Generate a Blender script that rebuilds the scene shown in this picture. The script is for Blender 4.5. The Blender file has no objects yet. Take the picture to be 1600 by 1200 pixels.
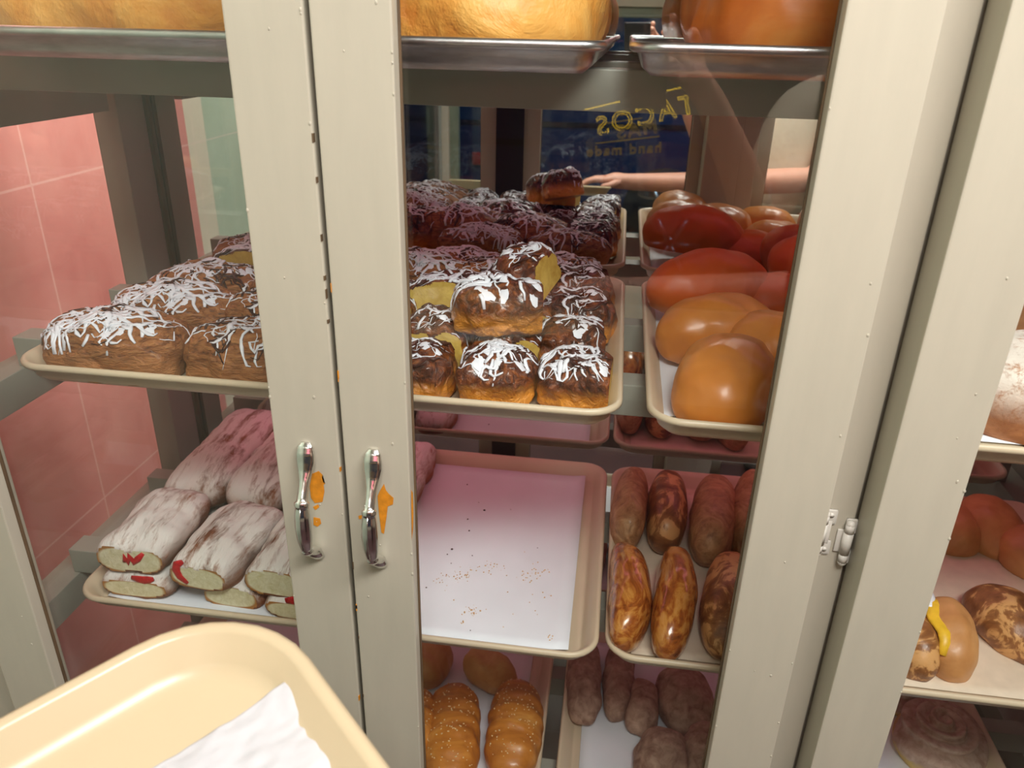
import bpy, bmesh, math, random
import numpy as np
from mathutils import Vector, Matrix, noise
from mathutils.bvhtree import BVHTree
C = bpy.context.scene
COL = C.collection
PI = math.pi
# ------------------------------------------------------------------ camera
CZ = 1.55
RM = np.array([[0.99020488, 0.0779689, -0.1158238], [0.1378, -0.4119, 0.9008], [0.0225, -0.9079, -0.4186]])
def _orth(R):
    u, s, v = np.linalg.svd(R); return u @ v
RM = _orth(RM)
cam = bpy.data.objects.new('camera', bpy.data.cameras.new('camera')); COL.objects.link(cam); C.camera = cam
cam.matrix_world = Matrix([[RM[i, 0], -RM[i, 1], -RM[i, 2], (0, 0, CZ)[i]] for i in range(3)] + [[0, 0, 0, 1]])
cam.data.sensor_width = 36; cam.data.lens = 1208 / 1600 * 36; cam.data.clip_start = .02; cam.data.clip_end = 60
cam.data.dof.use_dof = True; cam.data.dof.focus_distance = .85; cam.data.dof.aperture_fstop = 9
def P(px, py, Z):                       # where a sight line meets the level Z
    r = RM @ np.array([px - 800, py - 600, 1208.]); t = (Z - CZ) / r[2]
    return Vector((t * r[0], t * r[1], Z))
def PY(px, py, Y):
    r = RM @ np.array([px - 800, py - 600, 1208.]); t = Y / r[1]
    return Vector((t * r[0], Y, CZ + t * r[2]))
# ------------------------------------------------------------------ light
C.view_settings.view_transform = 'Standard'; C.view_settings.look = 'None'
C.view_settings.exposure = 0.55; C.view_settings.gamma = 1
w = bpy.data.worlds.new('night'); C.world = w; w.use_nodes = True
w.node_tree.nodes['Background'].inputs[0].default_value = (.02, .045, .10, 1)
w.node_tree.nodes['Background'].inputs[1].default_value = .35
def area(name, loc, target, sx, sy, power, color):
    l = bpy.data.lights.new(name, 'AREA'); l.shape = 'RECTANGLE'; l.size = sx; l.size_y = sy
    l.energy = power; l.color = color
    o = bpy.data.objects.new(name, l); COL.objects.link(o); o.location = loc
    o.rotation_euler = (Vector(target) - Vector(loc)).to_track_quat('-Z', 'Y').to_euler()
    return o
area('ceiling_light', (.48, -.20, 2.45), (.1, .5, 1.0), 1.3, .30, 31, (1, .985, .955))
area('ceiling_light', (-.3, -2.0, 2.66), (-.3, -1.6, 0), 1.2, .3, 7, (1, .95, .9))
area('wall_light', (-.42, 1.45, 2.66), (-1.0, 1.0, .9), .5, .3, 33, (1, .94, .90))
area('neon_glow', (.2, -1.9, 1.95), (-.1, 1.0, 1.0), 1.1, .10, 1.2, (1, .16, .26))  # unseen pink fill lamp, added for the tint on the trays
for zz_, pw_ in ((1.462, .11), (1.128, .17), (.80, .05)):          # unseen pink lamps added under each shelf back to tint the trays
    for xx_ in (-.33, .36): area('shelf_strip_light', (xx_, 1.09, zz_), (xx_, 1.03, zz_ - .3), .6, .02, pw_, (1, .26, .38))
# ------------------------------------------------------------------ materials
MATS = {}
def newmat(name):
    m = bpy.data.materials.new(name); m.use_nodes = True; nt = m.node_tree
    for n in list(nt.nodes): nt.nodes.remove(n)
    out = nt.nodes.new('ShaderNodeOutputMaterial'); MATS[name] = m
    return m, nt, out
def srgb(r, g, b):
    f = lambda c: (c / 255 / 12.92) if c / 255 <= .04045 else ((c / 255 + .055) / 1.055) ** 2.4
    return (f(r), f(g), f(b), 1)
def N(nt, t, **k):
    n = nt.nodes.new('ShaderNode' + t)
    for a, v in k.items():
        if a.startswith('i_'): n.inputs[a[2:].replace('_', ' ')].default_value = v
        else: setattr(n, a, v)
    return n
def ramp(nt, fac, stops):
    r = N(nt, 'ValToRGB'); nt.links.new(fac, r.inputs[0]); e = r.color_ramp.elements
    while len(e) < len(stops): e.new(.5)
    for i, (p, c) in enumerate(stops): e[i].position = p; e[i].color = c if len(c) == 4 else (*c, 1)
    return r
def mixc(nt, fac, a, b):
    m = N(nt, 'Mix', data_type='RGBA'); L = nt.links.new
    if isinstance(fac, (int, float)): m.inputs[0].default_value = fac
    else: L(fac, m.inputs[0])
    for s, v in ((6, a), (7, b)):
        if isinstance(v, tuple): m.inputs[s].default_value = v
        else: L(v, m.inputs[s])
    return m.outputs[2]
def math_(nt, op, a, b=None, clamp=False):
    m = N(nt, 'Math', operation=op); m.use_clamp = clamp
    for s, v in ((0, a), (1, b)):
        if v is None: continue
        if isinstance(v, (int, float)): m.inputs[s].default_value = v
        else: nt.links.new(v, m.inputs[s])
    return m.outputs[0]
def W(nt, mult=37):
    oi = N(nt, 'ObjectInfo'); return math_(nt, 'MULTIPLY', oi.outputs['Random'], mult)
def nz(nt, vec, scale, detail=4, rough=.55, w=None, dist=0):
    n = N(nt, 'TexNoise'); n.noise_dimensions = '4D' if w is not None else '3D'
    n.inputs['Scale'].default_value = scale; n.inputs['Detail'].default_value = detail; n.inputs['Roughness'].default_value = rough
    n.inputs['Distortion'].default_value = dist
    nt.links.new(vec, n.inputs['Vector'])
    if w is not None: nt.links.new(w, n.inputs['W'])
    return n.outputs[0]
def bsdf(nt, out, col, rough=.5, metal=0, coat=0, bump=None, bstr=.3, bdist=.002, spec=.5, sss=0):
    b = N(nt, 'BsdfPrincipled'); L = nt.links.new
    if isinstance(col, tuple): b.inputs['Base Color'].default_value = col
    else: L(col, b.inputs['Base Color'])
    if isinstance(rough, (int, float)): b.inputs['Roughness'].default_value = rough
    else: L(rough, b.inputs['Roughness'])
    b.inputs['Metallic'].default_value = metal; b.inputs['Coat Weight'].default_value = coat; b.inputs['Coat Roughness'].default_value = .15
    b.inputs['Specular IOR Level'].default_value = spec
    if sss:
        b.inputs['Subsurface Weight'].default_value = sss; b.inputs['Subsurface Radius'].default_value = (.01, .006, .003)
    if bump is not None:
        bp = N(nt, 'Bump'); bp.inputs['Strength'].default_value = bstr; bp.inputs['Distance'].default_value = bdist
        L(bump, bp.inputs['Height']); L(bp.outputs[0], b.inputs['Normal'])
    L(b.outputs[0], out.inputs[0]); return b
def simple(name, col, rough=.5, metal=0, nscale=60, var=.06, bstr=.15, bdist=.001, coat=0, spec=.5, stretch=None):
    m, nt, out = newmat(name); tc = N(nt, 'TexCoord'); v = tc.outputs['Object']
    if stretch:
        mp = N(nt, 'Mapping'); mp.inputs['Scale'].default_value = stretch; nt.links.new(v, mp.inputs[0]); v = mp.outputs[0]
    n = nz(nt, v, nscale)
    d = tuple(c * (1 - var) for c in col[:3]) + (1,); u = tuple(min(1, c * (1 + var)) for c in col[:3]) + (1,)
    r = ramp(nt, n, [(.3, d), (.7, u)])
    bsdf(nt, out, r.outputs[0], rough, metal, coat, n, bstr, bdist, spec); return m
def bread(name, stops, scale=25, rough=.5, coat=0, flour=0, flour_col=srgb(235, 228, 218), fscale=30, fthr=.5, stretch=(1, 1, 1),
          low=None, lowz=(.3, .6), bstr=.5, bdist=.003, fine=140, dist=.6, specks=None):
    """crust: noise colour, a paler flank towards the bottom (bake line), optional flour dusted in patches"""
    m, nt, out = newmat(name); tc = N(nt, 'TexCoord'); w_ = W(nt); L = nt.links.new
    mp = N(nt, 'Mapping'); mp.inputs['Scale'].default_value = stretch; L(tc.outputs['Object'], mp.inputs[0]); v = mp.outputs[0]
    n1 = nz(nt, v, scale, 5, .6, w_, dist); c = ramp(nt, n1, stops).outputs[0]
    n2 = nz(nt, v, fine, 3, .6, w_)
    if low:
        sx = N(nt, 'SeparateXYZ'); L(tc.outputs['Generated'], sx.inputs[0])
        z = math_(nt, 'ADD', sx.outputs[2], math_(nt, 'MULTIPLY', math_(nt, 'SUBTRACT', n1, .5), .35))
        c = mixc(nt, ramp(nt, z, [(lowz[0], (1, 1, 1)), (lowz[1], (0, 0, 0))]).outputs[0], c, low)
    if specks:
        vo = nz(nt, v, specks[0], 2, .5, w_)
        c = mixc(nt, ramp(nt, vo, [(specks[1], (0, 0, 0)), (specks[1] + .04, (1, 1, 1))]).outputs[0], c, specks[2])
    if flour:
        f = nz(nt, v, fscale, 8, .72, w_, .3); fm = ramp(nt, f, [(fthr - .07, (0, 0, 0)), (fthr + .07, (1, 1, 1))]).outputs[0]
        sx2 = N(nt, 'SeparateXYZ'); L(tc.outputs['Generated'], sx2.inputs[0])
        zz = ramp(nt, sx2.outputs[2], [(.25, (0, 0, 0)), (.72, (1, 1, 1))]).outputs[0]
        fm = math_(nt, 'MULTIPLY', math_(nt, 'MULTIPLY', fm, zz), flour)
        c = mixc(nt, fm, c, flour_col)
    h = math_(nt, 'ADD', math_(nt, 'MULTIPLY', n1, .8), math_(nt, 'MULTIPLY', n2, .25))
    bsdf(nt, out, c, rough, 0, coat, h, bstr, bdist); return m

paint = simple('greige_gloss_paint', srgb(181, 174, 157), .38, nscale=9, var=.03, bstr=.25, bdist=.0012, stretch=(6, 6, 1))
paint_in = simple('grey_case_paint', srgb(158, 158, 146), .42, nscale=12, var=.06, bstr=.2)  # outer paint darkened for inside the case, its shade put into the colour
chip = simple('old_orange_paint', srgb(205, 130, 25), .6, nscale=90, var=.25)
wood_edge = simple('bare_brown_wood', srgb(92, 72, 50), .7, nscale=40, var=.3, stretch=(3, 3, .4))
dark_gap = simple('dark_wood', srgb(35, 28, 22), .8)
tray_mat = simple('tan_tray', srgb(214, 196, 168), .35, nscale=14, var=.04, bstr=.1)
cream_tray = simple('cream_cafeteria_tray', srgb(188, 171, 140), .28, nscale=10, var=.02, bstr=.05)
alu = simple('worn_aluminium', (.62, .62, .63, 1), .34, 1, nscale=30, var=.18, bstr=.3, stretch=(1, 4, 4))
chrome = simple('brushed_chrome', (.78, .78, .76, 1), .16, 1, nscale=80, var=.05, bstr=.05)
screw = simple('painted_steel', srgb(205, 200, 190), .4, nscale=60, var=.08, bstr=.3)
rust = simple('rusty_brass', srgb(120, 62, 30), .5, nscale=120, var=.4)
paper = simple('white_parchment', srgb(238, 242, 250), .55, nscale=20, var=.03, bstr=.3, bdist=.002)
tissue = simple('white_deli_tissue', srgb(182, 182, 185), .7, nscale=45, var=.03, bstr=.5, bdist=.0015)
icing = simple('white_icing', srgb(236, 238, 246), .3, nscale=90, var=.04, bstr=.2)
choc = simple('dark_chocolate', srgb(66, 34, 24), .3, nscale=90, var=.25, bstr=.3)
jam = simple('red_jam', srgb(196, 22, 32), .3, nscale=300, var=.25, bstr=.6)
custard = simple('yellow_custard', srgb(240, 190, 50), .4, nscale=60, var=.2, bstr=.4)
sesame = simple('pale_seeds', srgb(236, 205, 150), .5)
mirror_m, nt, out = newmat('mirror_silver')
g = N(nt, 'BsdfGlossy'); g.inputs['Color'].default_value = (.80, .82, .80, 1); g.inputs['Roughness'].default_value = .0
nt.links.new(g.outputs[0], out.inputs[0])
def glass(name, tint, refl=1.0, ior=1.5):
    m, nt, out = newmat(name); f = N(nt, 'Fresnel'); ge = N(nt, 'NewGeometry')
    nt.links.new(math_(nt, 'ADD', math_(nt, 'MULTIPLY', ge.outputs['Backfacing'], 1 / ior - ior), ior), f.inputs[0])   # same reflectance from both sides of the sheet
    t = N(nt, 'BsdfTransparent'); t.inputs[0].default_value = tint; g = N(nt, 'BsdfGlossy'); g.inputs['Roughness'].default_value = 0
    mx = N(nt, 'MixShader'); nt.links.new(math_(nt, 'MULTIPLY', f.outputs[0], refl), mx.inputs[0])
    nt.links.new(t.outputs[0], mx.inputs[1]); nt.links.new(g.outputs[0], mx.inputs[2]); nt.links.new(mx.outputs[0], out.inputs[0]); return m
pane = glass('clear_glass', (.97, .98, .97, 1))
# breads
crumbm = bread('bread_crumb', [(.3, srgb(214, 204, 158)), (.7, srgb(240, 234, 204))], 160, .8, fine=400, bstr=.8, bdist=.0015)
def rim(m, col, axes=(0, 2), e=2.6):
    nt = m.node_tree; b = [n for n in nt.nodes if n.type == 'BSDF_PRINCIPLED'][0]; src = b.inputs['Base Color'].links[0].from_socket
    tc = N(nt, 'TexCoord'); sp_ = N(nt, 'SeparateXYZ'); nt.links.new(tc.outputs['Generated'], sp_.inputs[0]); tot = None
    for a in axes:
        q = math_(nt, 'POWER', math_(nt, 'MULTIPLY', math_(nt, 'ABSOLUTE', math_(nt, 'SUBTRACT', sp_.outputs[a], .5)), 2.0), e)
        tot = q if tot is None else math_(nt, 'ADD', tot, q)
    nt.links.new(mixc(nt, ramp(nt, tot, [(.72, (0, 0, 0)), (.95, (1, 1, 1))]).outputs[0], src, col), b.inputs['Base Color'])
rim(crumbm, srgb(176, 120, 60))
yellow_crumb = bread('egg_bread_crumb', [(.25, srgb(180, 140, 50)), (.7, srgb(222, 190, 96))], 60, .8, fine=300, bstr=.7, bdist=.002)
choc_crust = bread('chocolate_glazed_crust', [(.35, srgb(48, 20, 12)), (.5, srgb(96, 46, 20)), (.65, srgb(150, 82, 34)), (.82, srgb(186, 114, 52))], 55, .3, .45,
                   low=srgb(226, 150, 58), lowz=(.22, .5), bstr=1, bdist=.006, fine=190, dist=2.4)
brown_crust = bread('tan_baked_crust', [(.32, srgb(84, 42, 22)), (.45, srgb(150, 92, 50)), (.7, srgb(192, 134, 82))], 55, .5, .05,
                    low=srgb(196, 136, 82), lowz=(.1, .5), bstr=1, bdist=.006, fine=200, dist=2.6, stretch=(.6, 1, 2))
gold = bread('golden_loaf_crust', [(.3, srgb(206, 122, 44)), (.5, srgb(232, 164, 74)), (.75, srgb(244, 194, 108))], 16, .5, .1, bstr=1, bdist=.008,
             fine=60, dist=.8)
amber = bread('amber_loaf_crust', [(.25, srgb(196, 96, 30)), (.5, srgb(222, 126, 48)), (.8, srgb(240, 170, 90))], 12, .42, .2, bstr=.3, dist=.8)
orange_bun = bread('smooth_orange_crust', [(.25, srgb(198, 116, 40)), (.75, srgb(228, 150, 70))], 12, .36, .12, bstr=.12, fine=80)
red_bun = bread('smooth_red_crust', [(.25, srgb(206, 84, 26)), (.75, srgb(226, 108, 40))], 12, .45, .05, low=srgb(196, 104, 40), lowz=(.2, .55), bstr=.12, fine=80)
floured = bread('floured_roll_crust', [(.3, srgb(104, 58, 32)), (.7, srgb(158, 98, 58))], 30, .65, flour=.96, flour_col=srgb(240, 236, 230), fscale=34, fthr=.435,
                stretch=(1.5, .3, 1), bstr=1, bdist=.006, fine=90)
glazed = bread('glazed_egg_crust', [(.3, srgb(98, 46, 14)), (.46, srgb(168, 92, 34)), (.56, srgb(206, 140, 62)), (.8, srgb(226, 168, 104))], 34, .22, .6,
               stretch=(1, .5, 1), bstr=.35, dist=2.2)
dull = bread('dull_brown_crust', [(.3, srgb(128, 88, 54)), (.5, srgb(176, 132, 88)), (.75, srgb(212, 172, 124))], 34, .5, .1, bstr=.9, bdist=.005, dist=2.0)
sesame_crust = bread('sesame_roll_crust', [(.25, srgb(158, 88, 26)), (.55, srgb(204, 130, 48)), (.8, srgb(232, 172, 84))], 22, .38, .25, stretch=(.5, 1.6, 1), bstr=.4, dist=1)
pale_crust = bread('pale_roll_crust', [(.3, srgb(196, 140, 74)), (.7, srgb(232, 190, 124))], 22, .5, .1)
cocoa_sugar = bread('cocoa_sugar_crust', [(.3, srgb(128, 94, 76)), (.7, srgb(200, 168, 146))], 60, .75, bstr=.8, fine=320, bdist=.0025)
sugar_crust = bread('sugar_dusted_crust', [(.3, srgb(140, 84, 50)), (.7, srgb(190, 130, 84))], 30, .7, flour=.95, flour_col=srgb(240, 232, 220), fscale=70, fthr=.43,
                    bstr=.9, fine=300)
telera = bread('tan_bun_crust', [(.3, srgb(176, 118, 66)), (.6, srgb(214, 158, 100)), (.8, srgb(228, 182, 130))], 14, .45, .1, bstr=.3)
scored = bread('scored_brown_crust', [(.35, srgb(112, 68, 36)), (.5, srgb(152, 100, 56)), (.55, srgb(216, 164, 104)), (.8, srgb(222, 170, 116))], 26, .42, .15,
               stretch=(1, 1, 1), dist=1.4, bstr=.5)
concha_m = bread('cocoa_concha_crust', [(.3, srgb(166, 134, 114)), (.7, srgb(212, 186, 168))], 70, .75, low=srgb(222, 194, 120), lowz=(.18, .34), bstr=.8, fine=320)
# ------------------------------------------------------------------ mesh helpers
def obj(name, bm, m, parent=None, smooth=True, loc=None):
    me = bpy.data.meshes.new(name)
    if isinstance(bm, tuple): me.from_pydata(bm[0], [], bm[1]); me.update()
    else: bm.to_mesh(me); bm.free()
    if m: me.materials.append(m)
    if smooth:
        for p in me.polygons: p.use_smooth = True
    o = bpy.data.objects.new(name, me); COL.objects.link(o)
    if loc is not None: o.location = loc
    if parent is not None: o.parent = parent
    return o
def tag(o, label=None, cat=None, group=None, kind=None):
    if label: o['label'] = label
    if cat: o['category'] = cat
    if group: o['group'] = group
    if kind: o['kind'] = kind
    return o
def empty(name, loc=(0, 0, 0), rz=0):
    o = bpy.data.objects.new(name, None); COL.objects.link(o); o.location = loc; o.rotation_euler = (0, 0, rz); o.empty_display_size = .05; return o
def box(bm, x0, x1, y0, y1, z0, z1, bev=0):
    t = bmesh.new(); bmesh.ops.create_cube(t, size=1)
    for v in t.verts: v.co = Vector(((x0 + x1) / 2 + v.co.x * (x1 - x0), (y0 + y1) / 2 + v.co.y * (y1 - y0), (z0 + z1) / 2 + v.co.z * (z1 - z0)))
    if bev: bmesh.ops.bevel(t, geom=t.edges[:], offset=bev, segments=2, profile=.6, affect='EDGES')
    me = bpy.data.meshes.new('t'); t.to_mesh(me); t.free(); bm.from_mesh(me); bpy.data.meshes.remove(me)
def boxes(lst, bev=0):
    bm = bmesh.new()
    for b in lst: box(bm, *b, bev)
    return bm
def cyl(bm, p0, p1, r0, r1=None, n=16, cap=True):
    p0 = Vector(p0); p1 = Vector(p1); r1 = r0 if r1 is None else r1; d = (p1 - p0); q = d.to_track_quat('Z', 'Y')
    rings = []
    for p, r in ((p0, r0), (p1, r1)):
        rings.append([bm.verts.new(p + q @ Vector((r * math.cos(a), r * math.sin(a), 0))) for a in [2 * PI * i / n for i in range(n)]])
    for i in range(n): bm.faces.new((rings[0][i], rings[0][(i + 1) % n], rings[1][(i + 1) % n], rings[1][i]))
    if cap: bm.faces.new(rings[0][::-1]); bm.faces.new(rings[1])
def sweep(bm, pts, ra, rb=None, up=Vector((0, 0, 1)), n=8):
    """tube through pts with half widths ra (sideways) and rb (along up)"""
    pts = [Vector(p) for p in pts]; k = len(pts); rings = []
    for i, p in enumerate(pts):
        t = (pts[min(i + 1, k - 1)] - pts[max(i - 1, 0)])
        if t.length < 1e-9: t = Vector((1, 0, 0))
        t.normalize(); s = t.cross(up)
        if s.length < 1e-4: s = t.cross(Vector((1, .1, 0)))
        s.normalize(); u = s.cross(t)
        a = ra[i] if isinstance(ra, (list, tuple)) else ra; b = (rb[i] if isinstance(rb, (list, tuple)) else rb) if rb is not None else a
        rings.append([bm.verts.new(p + s * (a * math.cos(q)) + u * (b * math.sin(q))) for q in [2 * PI * j / n for j in range(n)]])
    for i in range(k - 1):
        for j in range(n): bm.faces.new((rings[i][j], rings[i][(j + 1) % n], rings[i + 1][(j + 1) % n], rings[i + 1][j]))
    bm.faces.new(rings[0][::-1]); bm.faces.new(rings[-1])
_cs = {}
def cubesphere(n):
    if n in _cs: return _cs[n]
    key = {}; V = []; F = []
    def vid(p):
        k = tuple(np.round(p, 5))
        if k not in key: key[k] = len(V); V.append(p)
        return key[k]
    t = np.tan(np.linspace(-PI / 4, PI / 4, n + 1))
    for ax in range(3):
        for s in (-1, 1):
            for i in range(n):
                for j in range(n):
                    q = []
                    for (a, b) in ((i, j), (i + 1, j), (i + 1, j + 1), (i, j + 1)):
                        p = np.zeros(3); p[ax] = s; p[(ax + 1) % 3] = t[a]; p[(ax + 2) % 3] = t[b]; q.append(vid(p))
                    F.append(q if s > 0 else q[::-1])
    V = np.array(V); V /= np.linalg.norm(V, axis=1)[:, None]; _cs[n] = (V, F); return _cs[n]
def blob(name, a, b, c, m, parent=None, nh=2.4, nv=2.2, flat=.45, amp=.002, freq=25, seed=0, cuts=(), n=26, disp=None, bend=0, twist=0, cutmat=None):
    """lumpy superellipsoid with a flat underside at z=0; cuts = (axis, sign, value) planes whose faces become a child cut_face"""
    D, F = cubesphere(n); D = D.copy()
    r = ((np.abs(D[:, 0] / a) ** nh + np.abs(D[:, 1] / b) ** nh) ** (nv / nh) + np.abs(D[:, 2] / c) ** nv) ** (-1 / nv)
    Vv = D * r[:, None]; off = Vector((seed * 7.13, seed * 3.7, seed * 1.9)); pts = []
    for p, d in zip(Vv, D):
        co = Vector(p)
        if amp: co += Vector(d) * amp * (noise.fractal(co * freq + off, 1.0, 2.0, 3) * 1.6)
        if disp: co += Vector(d) * disp(co)
        if bend: co.x += bend * (co.y / b) ** 2 * b
        pts.append(co)
    zf = -flat * c
    for co in pts:
        if co.z < zf: co.z = zf + (co.z - zf) * .03
    oncut = [set() for _ in cuts]
    for k, (ax, sg, val) in enumerate(cuts):
        for i, co in enumerate(pts):
            if co[ax] * sg > val * sg:
                co[ax] = val; oncut[k].add(i)
    for co in pts: co.z -= zf
    cutf = [f for f in F if any(all(i in s for i in f) for s in oncut)]; rest = [f for f in F if not any(all(i in s for i in f) for s in oncut)]
    o = obj(name, _sub(pts, rest), m, parent)
    if cutf: obj('cut_face', _sub(pts, cutf), cutmat or crumbm, o)
    return o
def _sub(pts, faces):
    ids = sorted({i for f in faces for i in f}); mp = {i: k for k, i in enumerate(ids)}
    return ([tuple(pts[i]) for i in ids], [[mp[i] for i in f] for f in faces])
def bvh_of(o):
    me = o.data; return BVHTree.FromPolygons([v.co.copy() for v in me.vertices], [list(p.vertices) for p in me.polygons])
def drizzle(o, name, m, count, a, b, rad, seed, seglen=.006, steps=(4, 13), wig=1.35, lift=.0006, blobs=0):
    """strands of icing laid on the top of o"""
    rnd = random.Random(seed); t = bvh_of(o); bm = bmesh.new()
    cl = [(rnd.uniform(-a, a) * .75, rnd.uniform(-b, b) * .75, rnd.uniform(.18, .5)) for _ in range(max(3, int(a * b * 2200)))]
    for k in range(count):
        if rnd.random() < .72:
            c_ = rnd.choice(cl); x = rnd.gauss(c_[0], a * c_[2] * .6); y = rnd.gauss(c_[1], b * c_[2] * .8)
        else: x = rnd.uniform(-a, a); y = rnd.uniform(-b, b)
        th = rnd.uniform(0, 2 * PI); pts = []; rr = rad * (.4 + 1.5 * rnd.random() ** 2)
        for s in range(rnd.randint(*steps)):
            h, nrm, _, _ = t.ray_cast(Vector((x, y, .5)), Vector((0, 0, -1)))
            if h is None: break
            if pts and (h - pts[-1]).length > .022: break
            pts.append(h + nrm * lift)
            x += seglen * .8 * math.cos(th); y += seglen * .8 * math.sin(th); th += rnd.gauss(0, .5) * wig
        if len(pts) > 2:
            ra = [rr * (.45 + .55 * math.sin(PI * (i + .5) / len(pts))) * rnd.uniform(.7, 1.4) for i in range(len(pts))]
            sweep(bm, pts, ra, [q * .45 for q in ra], n=6)
    for k in range(blobs):
        x = rnd.uniform(-a, a) * .8; y = rnd.uniform(-b, b) * .8; h, nrm, _, _ = t.ray_cast(Vector((x, y, .5)), Vector((0, 0, -1)))
        if h is None: continue
        u = rnd.uniform(.003, .0065); ctr = bm.verts.new(h + nrm * .002); ring = []
        for j in range(10):
            q = u * rnd.uniform(.6, 1.5); h2, n2, _, _ = t.ray_cast(Vector((x + q * math.cos(j * PI / 5), y + q * math.sin(j * PI / 5), .5)), Vector((0, 0, -1)))
            ring.append(bm.verts.new((h2 + n2 * .0003) if h2 is not None else h))
        for j in range(10): bm.faces.new((ctr, ring[j], ring[(j + 1) % 10]))
    return obj(name, bm, m, o)
def crumbs_on(o, name, m, count, a, b, size, seed, sx=1.0):
    rnd = random.Random(seed); t = bvh_of(o); bm = bmesh.new()
    for k in range(count):
        h, nrm, _, _ = t.ray_cast(Vector((rnd.uniform(-a, a), rnd.uniform(-b, b), .5)), Vector((0, 0, -1)))
        if h is None: continue
        q = bmesh.new(); bmesh.ops.create_icosphere(q, subdivisions=1, radius=size * rnd.uniform(.6, 1.3))
        rot = Matrix.Rotation(rnd.uniform(0, PI), 3, 'Z')
        for v in q.verts: v.co = rot @ Vector((v.co.x * sx, v.co.y, v.co.z * .6)) + h + nrm * size * .2
        me = bpy.data.meshes.new('t'); q.to_mesh(me); q.free(); bm.from_mesh(me); bpy.data.meshes.remove(me)
    return obj(name, bm, m, o)
def copy_tree(o, parent=None):
    c = o.copy(); COL.objects.link(c); c.parent = parent
    for ch in list(o.children): copy_tree(ch, c)
    return c
def put(o, loc, rz=0, rx=0, ry=0, s=1):
    o.location = loc; o.rotation_euler = (rx, ry, rz); o.scale = (s, s, s) if not isinstance(s, tuple) else s; return o
def rr(hx, hy, r, z, n=8, cx=0, cy=0):
    pts = []
    for k, (sx, sy) in enumerate(((1, 1), (-1, 1), (-1, -1), (1, -1))):
        for i in range(n + 1):
            a = PI / 2 * k + PI / 2 * i / n
            pts.append((cx + sx * (hx - r) + r * math.cos(a), cy + sy * (hy - r) + r * math.sin(a), z))
    return pts
def tray_mesh(hx, hy, r, prof):
    """prof: (inset, z) loops from under the rim, over it, down to the floor; closed below"""
    bm = bmesh.new(); rings = [[bm.verts.new(p) for p in rr(hx - i, hy - i, max(r - i, .004), z)] for i, z in prof]
    k = len(rings[0])
    for a, b in zip(rings, rings[1:]):
        for j in range(k): bm.faces.new((a[j], a[(j + 1) % k], b[(j + 1) % k], b[j]))
    bm.faces.new(rings[-1]); bm.faces.new(rings[0][::-1])
    bmesh.ops.recalc_face_normals(bm, faces=bm.faces); return bm
PAN = [(.020, -.0005), (.012, .006), (.009, .017), (.004, .0175), (.0005, .0195), (0, .0225), (.0015, .0252), (.004, .026), (.0065, .0245), (.0095, .0215), (.0125, .019), (.020, .0045), (.024, .002)]
def pan(name, x0, x1, y0, y1, z, m, label, group=None, r=.038, rz=0):
    hx = (x1 - x0) / 2; hy = (y1 - y0) / 2
    o = obj(name, tray_mesh(hx, hy, r, PAN), m); put(o, ((x0 + x1) / 2, (y0 + y1) / 2, z), rz); return tag(o, label, 'tray', group)
def sheet(name, hx, hy, loc, m, label, cat, nx=30, ny=24, amp=.0012, seed=0, curl=.0, rz=0, lift=.0008):
    bm = bmesh.new(); g = []
    for i in range(nx + 1):
        row = []
        for j in range(ny + 1):
            u = i / nx * 2 - 1; v = j / ny * 2 - 1; x = u * hx; y = v * hy
            z = lift + amp * (1 + noise.noise(Vector((x * 14 + seed, y * 14, seed)))) + curl * max(0, abs(u) - .9) * 10 * .6 + curl * max(0, v - .85) * 6
            row.append(bm.verts.new((x, y, z)))
        g.append(row)
    for i in range(nx):
        for j in range(ny): bm.faces.new((g[i][j], g[i + 1][j], g[i + 1][j + 1], g[i][j + 1]))
    o = obj(name, bm, m); md = o.modifiers.new('thickness', 'SOLIDIFY'); md.thickness = .0003
    put(o, loc, rz); return tag(o, label, cat)
# ------------------------------------------------------------------ room
def struct(name, bm, m): o = obj(name, bm, m, smooth=False); o['kind'] = 'structure'; return o
MY = 1.185
tile, nt, out = newmat('painted_wall_tiles'); tc = N(nt, 'TexCoord'); L = nt.links.new
sp = N(nt, 'SeparateXYZ'); L(tc.outputs['Object'], sp.inputs[0])
def zone(c0, c1, at): return mixc(nt, math_(nt, 'GREATER_THAN', sp.outputs[1], at), c0, c1)
nn = nz(nt, tc.outputs['Object'], 5, 5, .6); n3 = nz(nt, tc.outputs['Object'], 2.2, 3, .6)
pk = ramp(nt, nn, [(.3, srgb(212, 126, 122)), (.7, srgb(228, 156, 148))]).outputs[0]
gr = ramp(nt, nn, [(.3, srgb(172, 190, 168)), (.7, srgb(194, 208, 188))]).outputs[0]
colz = mixc(nt, math_(nt, 'GREATER_THAN', sp.outputs[1], .535), gr, srgb(226, 216, 196))
colz = mixc(nt, math_(nt, 'GREATER_THAN', sp.outputs[1], .62), colz, pk)
def groove(axis, ph, wid=.0022):
    a = math_(nt, 'ABSOLUTE', math_(nt, 'SUBTRACT', math_(nt, 'FRACT', math_(nt, 'DIVIDE', math_(nt, 'SUBTRACT', sp.outputs[axis], ph - .3175 - 6.35), .635)), .5))
    return math_(nt, 'LESS_THAN', a, wid / .635)
gm = math_(nt, 'MAXIMUM', groove(1, 1.226), groove(2, 1.285))
colz = mixc(nt, math_(nt, 'MULTIPLY', gm, .35), colz, srgb(250, 220, 210))
bsdf(nt, out, colz, .35, bump=nn, bstr=.15, bdist=.002)
wallm = simple('cream_wall_paint', srgb(190, 182, 166), .7, nscale=4, var=.05)
ceilm = simple('ceiling_paint', srgb(226, 224, 216), .8, nscale=6, var=.03)
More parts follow.
